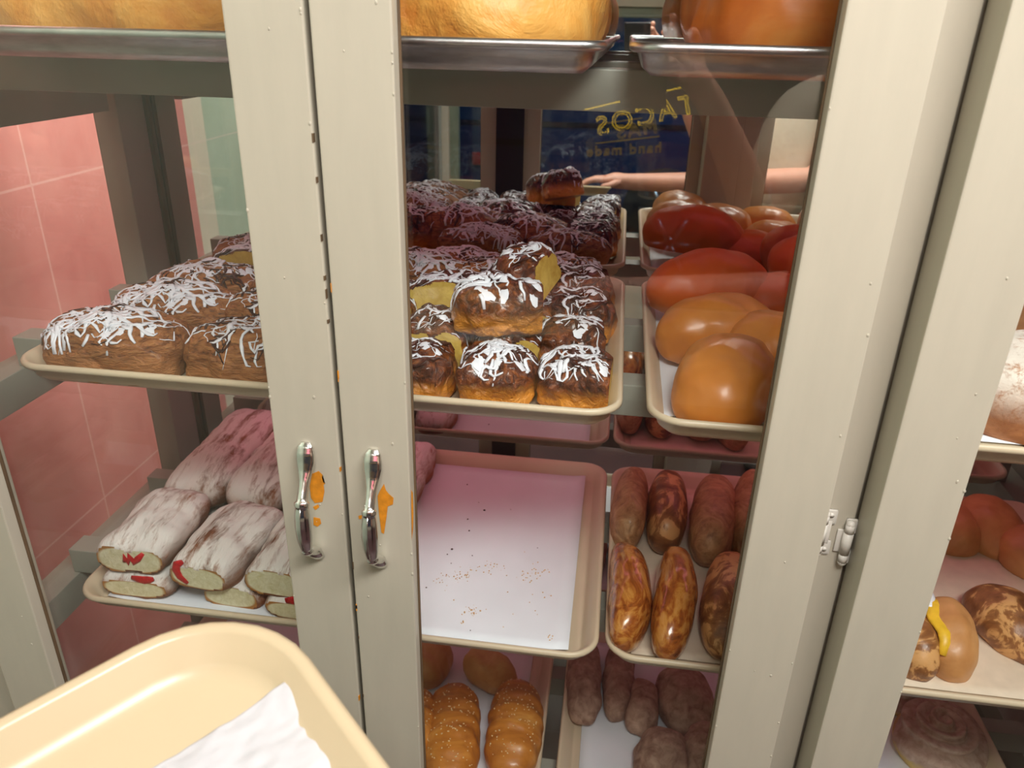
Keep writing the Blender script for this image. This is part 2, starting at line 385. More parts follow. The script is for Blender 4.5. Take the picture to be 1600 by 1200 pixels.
floorm = simple('brown_floor_tiles', srgb(84, 56, 58), .5, nscale=5, var=.2)
struct('floor', boxes([(-1.0, 2.6, -2.2, 1.9, -.05, 0)]), floorm)
struct('ceiling', boxes([(-1.0, 2.6, -2.2, 1.9, 2.75, 2.8)]), ceilm)
struct('wall_left', boxes([(-1.05, -1.0, -2.2, 1.9, 0, 2.75)]), tile)
door1 = struct('door_1', boxes([(-.999, -.985, -1.98, -1.93, 0, 2.1), (-.999, -.985, -1.22, -1.17, 0, 2.1), (-.999, -.985, -1.93, -1.22, 2.05, 2.1), (-.999, -.985, -1.93, -1.22, 0, .12)], .002), paint_in)  # made-up panel, put on the wall to darken the mirror image
obj('glass_pane', boxes([(-.996, -.990, -1.93, -1.22, .12, 2.05)]), simple('night_dark_door_glass', srgb(10, 22, 36), .06), door1, False)  # dark sheet of the added panel, not a real door pane
struct('wall_right', boxes([(2.6, 2.65, -2.2, 1.9, 0, 2.75)]), wallm)
struct('wall_back', boxes([(-1.0, 2.6, 1.9, 1.95, 0, 2.75)]), wallm)
WY = -2.0
struct('wall_front', boxes([(-1.0, -.95, WY - .1, WY, 0, 2.75), (1.25, 2.6, WY - .1, WY, 0, 2.75), (-.95, 1.25, WY - .1, WY, 0, .45), (-.95, 1.25, WY - .1, WY, 1.66, 2.75)]), wallm)
frm = simple('green_window_frame', srgb(120, 130, 112), .5)
win = struct('window_1', boxes([(-.95, 1.25, WY - .07, WY - .03, .45, .5), (-.95, 1.25, WY - .07, WY - .03, 1.61, 1.66), (-.95, -.9, WY - .07, WY - .03, .5, 1.61), (1.2, 1.25, WY - .07, WY - .03, .5, 1.61),
                                ], .003), frm)
obj('glass_pane', boxes([(-.9, 1.2, WY - .052, WY - .048, .5, 1.61)]), pane, win, False)
yel = simple('yellow_window_paint', srgb(150, 122, 40), .6)
neon, nt, out = newmat('yellow_lit_lettering'); em = N(nt, 'Emission'); em.inputs[0].default_value = srgb(232, 190, 40); em.inputs[1].default_value = 6.0; nt.links.new(em.outputs[0], out.inputs[0])
def text(s, x, z, size, rot, glow=True, w=.0016):
    cu = bpy.data.curves.new('lettering', 'FONT'); cu.body = s; cu.size = size; cu.fill_mode = 'NONE'; cu.bevel_depth = w; cu.space_character = 1.25; cu.align_x = 'LEFT'
    t = bpy.data.objects.new('t', cu); COL.objects.link(t); dg = bpy.context.evaluated_depsgraph_get()
    me = bpy.data.meshes.new_from_object(t.evaluated_get(dg)); bpy.data.objects.remove(t)
    me.materials.clear(); me.materials.append(neon if glow else yel)
    o = bpy.data.objects.new('painted_lettering', me); COL.objects.link(o); o.parent = win
    # faces the room: local x runs towards -X, local y up
    o.matrix_local = Matrix.Translation((x, WY - .044, z)) @ Matrix(((-1, 0, 0), (0, 0, 1), (0, 1, 0))).to_4x4() @ Matrix.Rotation(rot, 4, 'Z')
    return o
text('TACOS', .285, 1.262, .105, -.27)
text('and', .065, 1.150, .05, -.2, glow=False)
text('MAS', .19, 1.055, .10, -.2, glow=False)
text('hand made', .22, .955, .075, -.10, glow=False)
def lineset(segs, m):
    for (x0, z0, x1, z1) in segs:
        bm = bmesh.new(); cyl(bm, (x0, WY - .044, z0), (x1, WY - .044, z1), .0028, n=6); obj('painted_underline', bm, m, win)
lineset([(.28, 1.368, -.16, 1.255)], neon)
lineset([(.12, 1.215, -.12, 1.15), (.10, 1.125, -.10, 1.09), (.20, 1.035, -.14, .985)], yel)
# street outside: a parked car
asph = simple('night_asphalt', srgb(60, 62, 70), .7, nscale=20, var=.2)
tag(obj('street_pavement', boxes([(-12, 12, -14, WY - .1, -.15, -.1)]), asph, None, False), kind='structure')
carp = simple('dark_blue_car_paint', srgb(28, 52, 92), .3, coat=.5, nscale=3, var=.1)
blackr = simple('black_rubber', srgb(18, 18, 20), .7)
tail = simple('red_tail_lens', srgb(200, 30, 40), .3)
def build_car():
    root = empty('parked_car', (0, -4.9, -.1))
    tag(root, 'dark blue car parked at night outside the shop window, seen in the mirror', 'car')
    prof = [(-3.1, .25), (-3.15, .6), (-3.0, .78), (-2.1, .9), (-1.45, 1.38), (.0, 1.42), (.75, 1.0), (1.2, .92), (1.28, .6), (1.2, .25)]
    bm = bmesh.new(); rows = []
    for y, s in ((-.85, .93), (-.8, 1), (.7, 1), (.84, .96)):
        rows.append([bm.verts.new((x * (.98 if s < 1 else 1), y, .25 + (z - .25) * s)) for x, z in prof])
    k = len(prof)
    for a, b in zip(rows, rows[1:]):
        for i in range(k): bm.faces.new((a[i], a[(i + 1) % k], b[(i + 1) % k], b[i]))
    bm.faces.new(rows[0]); bm.faces.new(rows[-1][::-1]); bmesh.ops.recalc_face_normals(bm, faces=bm.faces)
    obj('car_body', bm, carp, root, False)
    gl = simple('dark_car_glass', srgb(14, 20, 34), .08)
    bm = bmesh.new(); bm.faces.new([bm.verts.new(p) for p in ((-1.9, .845, .92), (.55, .845, .95), (-.05, .80, 1.32), (-1.35, .80, 1.3))]); obj('side_window', bm, gl, root, False)
    for x in (.38, -2.35):
        bm = bmesh.new(); cyl(bm, (x, .62, .33), (x, .86, .33), .33, n=28); wh = obj('wheel', bm, blackr, root)
        bm = bmesh.new(); cyl(bm, (x, .855, .33), (x, .875, .33), .05, n=12)
        for a in range(6): cyl(bm, (x, .868, .33), (x + .2 * math.cos(a * PI / 3), .868, .33 + .2 * math.sin(a * PI / 3)), .018, n=6)
        obj('hub_spokes', bm, alu, wh)
    obj('tail_lamp', boxes([(-1.2, -.98, .84, .86, .62, .72)], .01), tail, root)
build_car()
area('street_lamp_glow', (1.0, -2.9, 3.4), (-.3, -4.6, .5), .5, .5, 45, (.45, .7, 1))
# ------------------------------------------------------------------ display case
L1, L2, L3, L4 = 1.516, 1.182, .855, .520          # tops of the shelf rails
case = empty('display_case', (0, .61, 0))
tag(case, 'greige painted wooden bakery display case with glass doors and a mirrored back', 'display case')
def cpart(name, bm, m, parent=case, smooth=False):
    for v in bm.verts: v.co.y -= .61
    return obj(name, bm, m, parent, smooth)
cpart('top_panel', boxes([(-.8, .8, .64, 1.22, 1.9, 1.93)], .002), paint_in)
cpart('bottom_panel', boxes([(-.8, .8, .64, 1.22, .12, .20)], .002), paint_in)
cpart('mirror_back', boxes([(-.745, .78, MY, MY + .006, .2, 1.9)]), mirror_m)
cpart('mirror_edge_trim', boxes([(-.752, -.728, MY - .012, MY - .001, .2, 1.9)], .002), wood_edge)
cpart('back_panel', boxes([(-.8, .8, MY + .008, MY + .03, .12, 1.93)]), paint_in)
cpart('corner_post', boxes([(-.775, -.735, 1.105, MY - .0005, .12, 1.9)], .002), paint_in)
cpart('corner_post', boxes([(-.80, -.70, .640, .70, 0, 1.93)], .002), paint)
cpart('corner_post', boxes([(.72, .80, .640, .70, 0, 1.93)], .002), paint)
cpart('door_post', boxes([(.17, .2415, .637, .70, 0, 1.93), (.2405, .275, .652, .70, 0, 1.93)], .002), paint)
cpart('side_glass', boxes([(-.762, -.758, .70, 1.085, .2, 1.9)]), pane)
cpart('side_panel', boxes([(.782, .80, .70, MY, .12, 1.9)]), paint_in)
for z in (L1, L2, L3, L4):
    cpart('side_rail', boxes([(-.775, -.733, .70, 1.085, z - .088, z - .0405)], .0015), paint_in)
    cpart('side_rail', boxes([(.735, .782, .70, 1.185, z - .088, z - .0405)], .0015), paint_in)
    for (y0, y1) in ((.815, .851), (1.015, 1.045)):
        cpart('shelf_rail', boxes([(-.742, .745, y0, y1, z - .040, z - .0005)], .0015), paint_in)
def door(x0, x1, o0, o1, yf, yb, label, zt=1.86, zb=.14):
    bm = boxes([(x0, o0, yf, yb, zb, zt), (o1, x1, yf, yb, zb, zt), (o0 - .003, o1 + .003, yf + .0005, yb, zt - .07, zt), (o0 - .003, o1 + .003, yf + .0005, yb, zb, zb + .08)], .0016)
    rnd = random.Random(x0 * 100)
    for k in range(26):                       # drips and grit under the paint
        x = rnd.choice([rnd.uniform(x0 + .004, o0 - .004), rnd.uniform(o1 + .004, x1 - .004), o0 - .001, o1 + .001, x1 - .002]); z = rnd.uniform(.8, 1.6)
        q = bmesh.new(); bmesh.ops.create_icosphere(q, subdivisions=2, radius=1); sz = rnd.uniform(.0006, .0014)
        for v in q.verts: v.co = Vector((x + v.co.x * sz, yf + v.co.y * .0006, z + v.co.z * sz * rnd.uniform(1, 2)))
        me = bpy.data.meshes.new('t'); q.to_mesh(me); q.free(); bm.from_mesh(me); bpy.data.meshes.remove(me)
    d = cpart('door', bm, paint); d['label'] = label
    cpart('glass_pane', boxes([(o0 + .0002, o1 - .0002, yb - .006, yb - .003, zb + .08, zt - .07)]), pane, d)
    bm = boxes([(o0, o0 + .0018, yb - .010, yb - .0062, zb + .08, zt - .07), (o1 - .0018, o1, yb - .010, yb - .0062, zb + .08, zt - .07)], .0006)
    cpart('glazing_bead', bm, wood_edge, d)
    return d
YF, YB = .610, .634
d1 = door(-.688, -.2418, -.621, -.3055, YF, YB, 'left door of the middle pair')
d2 = door(-.2372, .2085, -.174, .1445, YF, YB, 'right door of the middle pair')
d3 = door(.2445, .70, .309, .635, .600, .640, 'door of the next bay, standing proud')
def chips(door_, polys, m=chip, yf=YF):
    bm = bmesh.new()
    for poly in polys:
        pts = [PY(x, y, yf - .0003) for x, y in poly]; bm.faces.new([bm.verts.new((p.x, p.y - .61, p.z)) for p in pts])
    bmesh.ops.triangulate(bm, faces=bm.faces); bmesh.ops.solidify(bm, geom=bm.faces[:], thickness=.0002)
    o = obj('paint_chip', bm, m, door_, False); o['label'] = 'chip showing old orange paint'; return o
chips(d1, [[(488, 740), (498, 736), (504, 742), (502, 750), (508, 756), (501, 760), (507, 768), (504, 784), (492, 786), (486, 778), (484, 760)],
           [(490, 808), (500, 810), (502, 818), (496, 823), (490, 820)], [(489, 792), (497, 788), (499, 792), (493, 797)]])
chips(d2, [[(594, 766), (600, 756), (603, 766), (608, 772), (615, 778), (614, 788), (606, 791), (604, 808), (600, 834), (596, 832), (592, 800), (590, 775)],
           [(560, 806), (568, 804), (569, 810), (561, 811)]])
chips(d2, [[(642.5, 765), (645, 770), (646, 800), (645.5, 826), (643.5, 845), (643, 800)]])
rnd = random.Random(5)
for k in range(16):
    z = rnd.uniform(.86, 1.5); h = rnd.uniform(.003, .009); wd = rnd.uniform(.0006, .0014); left = rnd.random() < .6
    x = -.2418 - wd + .0002 if left else -.2372
    o = obj('paint_chip', boxes([(x, x + wd, -.0004, .003, z, z + h)]), wood_edge if k % 3 else chip, d1 if left else d2, False); o['label'] = 'worn edge where the two doors meet'
cpart('door_stop', boxes([(-.27, -.21, YB + .002, YB + .012, .15, 1.85)]), dark_gap)  # dark strip behind the gap between the two doors
def handle(door_, px0, py0, px1, py1):
    a = PY(px0, py0, YF); b = PY(px1, py1, YF); Lh = a.z - b.z; x = (a.x + b.x) / 2
    def pr(t, out_): return Vector((x, YF - .61 - out_, a.z - t * Lh))
    bm = bmesh.new()
    keys = [(0, .0008, .0045, .0018), (.03, .003, .0078, .0030), (.08, .0048, .0092, .0042), (.14, .006, .0092, .0044), (.20, .0085, .0074, .0040), (.26, .0125, .0056, .0038), (.33, .018, .0050, .0038), (.385, .0225, .0054, .0042), (.40, .0235, .0074, .0055),
            (.42, .024, .0074, .0058), (.425, .024, .0064, .005), (.5, .0255, .0078, .0062), (.6, .026, .0084, .0068), (.7, .0255, .0078, .0062), (.78, .024, .0062, .005), (.80, .0235, .0052, .0042), (.812, .023, .0062, .005), (.825, .0215, .0060, .005),
            (.84, .019, .0050, .0044), (.87, .012, .0060, .0048), (.90, .007, .0082, .0050), (.945, .005, .0090, .0044), (.98, .003, .0070, .0030), (1.0, .0008, .0040, .0016)]
    fine = []
    for (p, q) in zip(keys, keys[1:]):
        for s in range(4): u = s / 4; fine.append([p[i] * (1 - u) + q[i] * u for i in range(4)])
    fine.append(list(keys[-1]))
    sweep(bm, [pr(k[0], k[1]) for k in fine], [k[2] for k in fine], [k[3] for k in fine], up=Vector((0, -1, 0)), n=18)
    # flutes of the grip: thin raised ridges
    for s in (-1, 0, 1):
        sweep(bm, [pr(t, o_ + rb * .93) + Vector((s * ra * .45, abs(s) * .0012, 0)) for t, o_, ra, rb in keys[10:15]], .0007, .0006, up=Vector((0, -1, 0)), n=6)
    o = obj('handle', bm, chrome, door_); o['label'] = 'chrome pull handle'; return o
handle(d1, 481, 690, 494, 870); handle(d2, 584, 701, 594, 884)
def hinge(door_, x, z, side):
    bm = bmesh.new(); y = .632 - .61
    cyl(bm, (x, y, z - .021), (x, y, z - .012), .0042); cyl(bm, (x, y, z - .0115), (x, y, z + .0115), .0046); cyl(bm, (x, y, z + .012), (x, y, z + .021), .0042)
    for s in (-1, 1):
        q = bmesh.new(); bmesh.ops.create_uvsphere(q, u_segments=12, v_segments=8, radius=.0043)
        for v in q.verts: v.co += Vector((x, y, z + s * .021))
        me = bpy.data.meshes.new('t'); q.to_mesh(me); q.free(); bm.from_mesh(me); bpy.data.meshes.remove(me)
    xa, xb = (x, x + .009 * side) if side > 0 else (x + .009 * side, x)
    yy = .637 - .61
    box(bm, xa, xb, yy - .0022, yy - .0002, z - .0125, z + .0125, .0008)
    lx = xb - .002 * side
    for s in (-1, 1): box(bm, lx - .005, lx + .005, yy - .0018, yy - .0002, z + s * .017 - .008, z + s * .017 + .008, .0015)
    for s in (-1, 1): cyl(bm, (lx, yy - .0028, z + s * .019), (lx, yy - .001, z + s * .019), .0022, n=10)
    o = obj('hinge', bm, screw, door_); o['label'] = 'paint-spattered steel hinge'
hinge(d2, .2128, PY(1298, 835, .632).z, 1); hinge(d3, .2370, PY(1335, 850, .632).z, -1)
# ------------------------------------------------------------------ trays
pan('baking_tray', -.655, -.018, .69, 1.15, L1, alu, 'worn aluminium tray on the top shelf, left of the gap', r=.03)
pan('baking_tray', -.0, .70, .69, 1.15, L1, alu, 'worn aluminium tray on the top shelf, right of the gap', r=.03)
pan('plastic_tray', -.645, .022, .688, 1.158, L2, tray_mat, 'tan tray full of chocolate bread slices with white icing')
pan('plastic_tray', .046, .70, .682, 1.160, L2, tray_mat, 'tan tray of smooth orange and red buns')
pan('plastic_tray', -.652, .020, .698, 1.150, L3, tray_mat, 'tan tray with floured rolls at left and bare parchment at right')
pan('plastic_tray', .027, .70, .705, 1.150, L3, tray_mat, 'tan tray of glossy browned buns right of the parchment tray')
pan('plastic_tray', -.70, -.047, .69, 1.14, L4, tray_mat, 'tan tray of sesame rolls on the lowest visible shelf')
pan('plastic_tray', -.024, .655, .69, 1.14, L4, tray_mat, 'tan tray of cocoa brown rolls on the lowest visible shelf')
F1, F2, F3, F4 = [z + .003 for z in (L1, L2, L3, L4)]
sheet('parchment_sheet', .302, .200, (-.318, .925, F3), paper, 'white parchment sheet with crumbs lining the middle tray', 'parchment', amp=.0006, curl=.006)
sheet('parchment_sheet', .30, .19, (.36, .925, F2), paper, 'white parchment sheet under the orange and red buns', 'parchment', amp=.0005)
sheet('parchment_sheet', .30, .19, (.36, .925, F3), simple('tan_liner', srgb(222, 204, 182), .6), 'tan liner under the glossy browned buns', 'parchment', amp=.0004)
sheet('parchment_sheet', .305, .195, (.315, .915, F4), paper, 'white parchment sheet under the cocoa brown rolls', 'parchment', amp=.0006)
sheet('parchment_sheet', .29, .19, (-.375, .915, F4), paper, 'white parchment sheet under the sesame rolls', 'parchment', amp=.0006)
# crumbs on the bare parchment
bm = bmesh.new(); rnd = random.Random(3)
def crumb(bm, p, s):
    q = bmesh.new(); bmesh.ops.create_icosphere(q, subdivisions=1, radius=s)
    for v in q.verts: v.co = Vector((v.co.x * rnd.uniform(.7, 1.4), v.co.y * rnd.uniform(.7, 1.4), v.co.z * .6)) + p
    me = bpy.data.meshes.new('t'); q.to_mesh(me); q.free(); bm.from_mesh(me); bpy.data.meshes.remove(me)
for (cx, cy, k, sp_) in ((740, 955, 26, 9), (720, 900, 30, 14), (830, 893, 30, 16), (770, 887, 16, 16), (690, 905, 14, 14), (722, 972, 4, 4), (887, 966, 8, 4), (860, 997, 8, 5), (800, 930, 30, 90), (870, 930, 10, 14)):
    for i in range(k):
        p = P(rnd.gauss(cx, sp_), rnd.gauss(cy, sp_ * .45), F3 + .0022)
        if -.25 < p.x < -.01 and p.y > .73: crumb(bm, p, rnd.uniform(.0004, .0012))
tag(obj('bread_crumbs', bm, pale_crust, None), 'pale bread crumbs scattered on the bare parchment', 'crumbs', kind='stuff')
bm = bmesh.new()
for (x, y, s) in ((730, 757, 1.3), (757, 797, 1.9), (731, 811, 1.4), (733, 829, 1.4), (706, 858, 1.8), (798, 796, .9), (840, 856, .9), (699, 866, 1), (666, 918, 1.2), (748, 785, .8), (890, 790, 1), (897, 800, .9), (893, 810, .8), (705, 880, .9), (738, 868, .9), (690, 1000, .8), (735, 985, .8)):
    crumb(bm, P(x, y, F3 + .0022), s * .001)
tag(obj('dark_crumbs', bm, choc, None), 'dark chocolate crumbs dotted on the parchment', 'crumbs', kind='stuff')
# ------------------------------------------------------------------ top shelf loaves
def loaf(name, a, b, c, m, x, y, z, label, seed, rz=0, **k):
    o = blob(name, a, b, c, m, nh=3.2, nv=2.3, flat=.55, amp=.006, freq=9, seed=seed, n=34, **k); put(o, (x, y, z), rz); return tag(o, label, 'bread')
fold = lambda co: .003 * math.sin(co.x * 55 + co.z * 22)
loaf('bread_loaf', .19, .16, .085, gold, -.505, .895, F1, 'big golden loaf at the left end of the top shelf', 1, disp=fold)
loaf('bread_loaf', .145, .16, .09, gold, -.170, .895, F1, 'big golden loaf on the top shelf seen through the right door', 2, disp=fold)
loaf('bread_loaf', .14, .15, .09, amber, .195, .89, F1, 'amber coloured loaf on the top shelf, at the right', 3, rz=.06, disp=fold)
loaf('bread_loaf', .14, .15, .085, amber, .52, .89, F1, 'amber coloured loaf on the top shelf behind the hinge post', 4, disp=fold)
# ------------------------------------------------------------------ chocolate slices
G = 'chocolate bread slices with white icing'
def slice_(a, b, c, seed, cuts=(), m=choc_crust, white=26, dark=30, blobs=5, rad=.0013, nh=5, wa=.95):
    white = int(white * 1.5); rad *= 1.25; blobs = int(blobs * 1.3)
    o = blob('chocolate_bread', a, b, c, m, nh=nh, nv=2.8, flat=.55, amp=.0045, freq=34, seed=seed, cuts=cuts, n=32, cutmat=yellow_crumb)
    drizzle(o, 'chocolate_drizzle', choc, dark, a * .95, b * .95, .0015, seed * 3 + 1, steps=(4, 9))
    drizzle(o, 'icing', icing, white, a * wa, b * wa, rad, seed * 3 + 2, blobs=blobs)
    return o
protoA = slice_(.041, .040, .034, 11, white=42, blobs=8)
protoB = slice_(.040, .040, .033, 12, cuts=((0, 1, .034),), white=34, blobs=4)
protoG = slice_(.042, .040, .035, 17, cuts=((0, 1, .036),), white=26, blobs=10, rad=.0016)
protoH = slice_(.040, .041, .035, 18, white=18, blobs=3, dark=50, rad=.0010)
protoC = slice_(.041, .040, .036, 13, cuts=((1, -1, -.032),), white=26, blobs=3, rad=.001)
protoD = slice_(.080, .048, .042, 14, m=brown_crust, white=70, blobs=16, nh=3.4, dark=40, rad=.0015)
protoE = slice_(.076, .047, .042, 15, m=brown_crust, white=46, blobs=8, nh=3.4, dark=50)
protoF = slice_(.064, .044, .040, 16, cuts=((1, -1, -.030),), white=40, blobs=6, rad=.0015, dark=40)
used = set()
def place(proto, x, y, z, rz, label, rx=0, ry=0, s=1):
    if proto in (protoA, protoD, protoE) and len(used) % 2: rz += PI        # turned round, so neighbours differ
    o = proto if proto.name not in used else copy_tree(proto)
    used.add(proto.name if o is proto else o.name); put(o, (x, y, z), rz, rx, ry, s)
    return tag(o, label, 'bread', G)
S = place
# left end: long pieces, front to back
S(protoD, -.545, .748, F2, .03, 'long brown iced bread piece at the front left corner of the tray')
S(protoE, -.385, .752, F2, -.05, 'brown bread piece behind the left door stile, front row')
S(protoD, -.520, .836, F2 + .006, .05, 'brown iced bread piece in the second row at the left')
S(protoE, -.385, .842, F2 + .008, -.04, 'brown iced bread piece second from left in the second row')
S(protoE, -.530, .925, F2 + .008, .1, 'brown iced bread piece in the third row at the left edge', ry=0)
S(protoD, -.385, .932, F2 + .012, .0, 'brown iced bread piece in the third row behind the left door stile')
S(protoF, -.500, 1.03, F2 + .012, .05, 'bread piece with yellow cut side at the back left', rx=-.08)
S(protoF, -.365, 1.035, F2 + .012, -.12, 'bread piece with yellow cut side at the back behind the left stile', rx=-.1)
S(protoE, -.47, 1.085, F2 + .055, .2, 'small brown bread end topping the back left of the pile', s=.8)
S(protoE, -.53, 1.10, F2 + .004, .0, 'brown bread at the very back left of the tray')
# right part: squares
S(protoA, -.285, .752, F2, .02, 'iced bread square behind the middle stiles, front row')
S(protoH, -.204, .752, F2, -.05, 'iced bread square partly hidden by the stile at the front of the tray')
S(protoA, -.113, .756, F2, .06, 'iced bread square second from the right in the front row', s=(1, 1, 1.03))
S(protoB, -.026, .760, F2, -.04, 'iced bread square at the front right corner of the tray', s=(1.02, 1.02, 1.05))
S(protoB, -.285, .838, F2, .02, 'iced bread square behind the middle stiles, second row')
S(protoC, -.200, .838, F2 + .006, .0, 'iced bread square near the stile in the second row')
S(protoC, -.113, .845, F2, .07, 'iced bread square under the stacked piece')
S(protoG, -.038, .850, F2 + .004, .08, 'iced bread square behind the front right corner')
S(protoC, -.285, .93, F2 + .006, .06, 'iced bread square behind the middle stiles, third row')
S(protoF, -.195, .945, F2 + .012, .05, 'bread piece showing its yellow inside near the middle stile', rx=-.1)
S(protoC, -.10, .935, F2, -.05, 'iced bread square in the third row behind the stack')
S(protoH, -.036, .945, F2 + .006, .08, 'dark drizzled bread square in the third row at the right edge', s=1.05)
S(protoH, -.042, 1.035, F2 + .008, .02, 'dark drizzled bread square in the fourth row at the right edge', s=1.08)
S(protoE, -.15, 1.04, F2 + .006, .02, 'brown bread piece at the back, right of the middle')
S(protoD, -.27, 1.03, F2 + .01, .02, 'brown bread piece at the back behind the middle stiles')
S(protoD, -.22, 1.105, F2 + .004, .02, 'bread piece at the back against the mirror', s=.9)
S(protoE, -.075, 1.105, F2 + .004, -.02, 'bread piece in the back right corner of the tray', s=.9)
top1 = slice_(.056, .036, .036, 21, cuts=((0, 1, .047),), white=16, blobs=16, dark=6, rad=.0021, nh=3)
S(top1, -.122, .838, F2 + .052, .12, 'big iced piece lying on top of the squares, lower of the stack', rx=.12)
top2 = slice_(.040, .036, .034, 22, cuts=((0, 1, .030),), white=16, blobs=12, dark=8, rad=.0021, nh=3)
S(top2, -.098, .902, F2 + .076, -.35, 'iced piece with cut side leaning at the top of the stack', rx=.30, ry=-.1)
# ------------------------------------------------------------------ orange and red buns
G2 = 'smooth orange and red buns'
def bun(px, py, z, a, b, c, m, label, seed, rz=0, rx=0, ry=0, grp=G2, name='sweet_bun', y=None, **k):
    k.setdefault('nh', 2.1); k.setdefault('nv', 2.2); k.setdefault('flat', .5); k.setdefault('amp', .0035); k.setdefault('freq', 16); k.setdefault('n', 26)
    o = blob(name, a, b, c, m, seed=seed, **k)
    p = P(px, py, z + c * .8); put(o, (p.x, p.y, z), rz, rx, ry); return tag(o, label, 'bread', grp)
bun(1138, 582, F2 + .001, .054, .076, .050, orange_bun, 'light orange bun at the front of the bun tray', 31, rz=-.35)
bun(1120, 500, F2 + .012, .080, .050, .046, orange_bun, 'orange bun behind the front one, overlapping it', 32, rz=.50, rx=.18)
bun(1215, 530, F2 + .010, .060, .05, .042, orange_bun, 'orange bun half hidden by the right stile', 33, rz=.3, rx=.15)
bun(1105, 432, F2 + .024, .086, .050, .050, red_bun, 'large red bun lying across the middle of the tray', 34, rz=.42, rx=.15)
bun(1215, 460, F2 + .010, .070, .05, .038, red_bun, 'red bun beside the stile behind the orange ones', 35, rz=.1)
bun(1090, 400, F2 + .004, .078, .046, .040, red_bun, 'dark red bun at the back left of the bun tray', 36, rz=.3)
bun(1190, 395, F2 + .010, .07, .045, .040, red_bun, 'dark red bun at the back of the bun tray near the stile', 37, rz=-.2)
bun(1260, 400, F2 + .035, .055, .05, .045, red_bun, 'dark red bun on top at the back right', 38, rz=.6)
bun(1065, 380, F2 + .012, .030, .062, .028, dull, 'long pale roll end rising at the back of the bun tray', 39, rz=-.7, rx=.35)
bun(1130, 375, F2 + .020, .034, .045, .030, dull, 'short dull brown roll behind the red buns', 40, rz=-.9)
for i, (x, y) in enumerate(((.36, .80), (.36, .93))):
    o = blob('sweet_bun', .06, .05, .04, orange_bun, seed=60 + i); put(o, (x - .07, y, F2 + .001), .3); tag(o, 'orange bun behind the right stile, ' + ('front one' if i == 0 else 'rear one'), 'bread', G2)
# ------------------------------------------------------------------ floured jam rolls
G3 = 'floured rolls with red jam'
def jam_roll(a, L_, c, seed, jampts=None, cut=True):
    o = blob('floured_roll', a, L_, c, floured, nh=5.5, nv=2.3, flat=.62, amp=.005, freq=18, seed=seed, n=30, cuts=((1, -1, -L_ * .90),) if cut else ())
    if jampts:
        bm = bmesh.new(); n_ = len(jampts)
        sweep(bm, [Vector((x, -L_ * .90 - .0004, z)) for x, z in jampts], [.0052 * math.sin(PI * (i + .6) / (n_ + .2)) + .0012 for i in range(n_)], .0012, up=Vector((0, 1, 0)), n=8)
        obj('jam_filling', bm, jam, o)
    return o
J1 = [(-.010, .018), (-.009, .027), (-.005, .018), (-.002, .027), (.003, .019), (.009, .024), (.018, .034)]
J2 = [(.0, .036), (.008, .034), (.016, .033), (.024, .035), (.030, .037)]
J3 = [(-.018, .044), (-.027, .038), (-.030, .028), (-.026, .018), (-.016, .010)]
def roll(x, yf, z, a, L_, c, seed, label, jp=None, rz=0):
    o = jam_roll(a, L_, c, seed, jp); put(o, (x - math.sin(rz) * L_ * .9, yf + math.cos(rz) * L_ * .9, z), rz); return tag(o, label, 'bread', G3)
roll(-.582, .728, F3 + .0015, .050, .080, .027, 41, 'floured jam roll at the bottom of the left pile', J2, rz=.02)
roll(-.452, .735, F3 + .0015, .042, .080, .025, 42, 'floured roll at the bottom, second from the left', None, rz=-.03)
roll(-.362, .722, F3 + .0015, .042, .080, .025, 43, 'floured jam roll at the bottom by the door stile', [(-.01, .032), (0, .034), (.01, .034)], rz=-.02)
roll(-.580, .732, F3 + .040, .047, .078, .034, 44, 'floured jam roll at the front left, on top', J1, rz=.03)
roll(-.487, .724, F3 + .030, .046, .082, .034, 45, 'floured jam roll with a red jam ring, middle of the top row', J3, rz=-.10)
roll(-.388, .727, F3 + .032, .044, .080, .034, 46, 'floured roll beside the door stile, top row', None, rz=-.08)
for i, (x, lab) in enumerate(((-.592, 'left'), (-.497, 'middle'), (-.398, 'right'))):
    for lv in (0, 1):
        o = jam_roll(.049, .138, .036 if lv else .028, 50 + i * 2 + lv, None, False)
        put(o, (x + (.012 if lv else 0), 1.005, F3 + .0015 + lv * .040), .02 - .02 * i)
        tag(o, 'rear floured roll, %s of the three, %s row' % (lab, 'top' if lv else 'bottom'), 'bread', G3)
o = jam_roll(.036, .09, .034, 57, None, False); p = P(640, 735, F3 + .03); put(o, (p.x - .006, p.y, F3 + .0015), .0)
tag(o, 'floured roll end poking out beside the middle stile', 'bread', G3)
# ------------------------------------------------------------------ glossy buns, third shelf
G4 = 'glossy browned buns on the third shelf'
def standing(px0, py0, px1, py1, z, a, c, m, label, seed, ry=0, grp=G4, wid=None, name='glazed_bun', **k):
    """bun running front to back: (px0,py0) its front tip, (px1,py1) its rear tip"""
    p = P(px0, py0, z + c * .8); q = P(px1, py1, z + c * .9); d = q - p; Ln = d.length / 2
    o = blob(name, a, Ln, c, m, seed=seed, nh=k.pop('nh', 2.5), nv=2.1, flat=k.pop('flat', .6), amp=k.pop('amp', .002), freq=20, n=26, **k)
    put(o, ((p.x + q.x) / 2, (p.y + q.y) / 2, z), math.atan2(d.y, d.x) - PI / 2, 0, ry); return tag(o, label, 'bread', grp)
standing(988, 1000, 985, 850, F3 + .002, .027, .046, glazed, 'glossy golden bun at the front left of the third shelf tray', 71, bend=-.12)
standing(1048, 1012, 1062, 855, F3 + .002, .027, .046, glazed, 'glossy browned bun second from the left in the front', 72, bend=-.05)
standing(1130, 1010, 1145, 862, F3 + .002, .032, .044, scored, 'scored brown bun by the right stile, front row', 73)
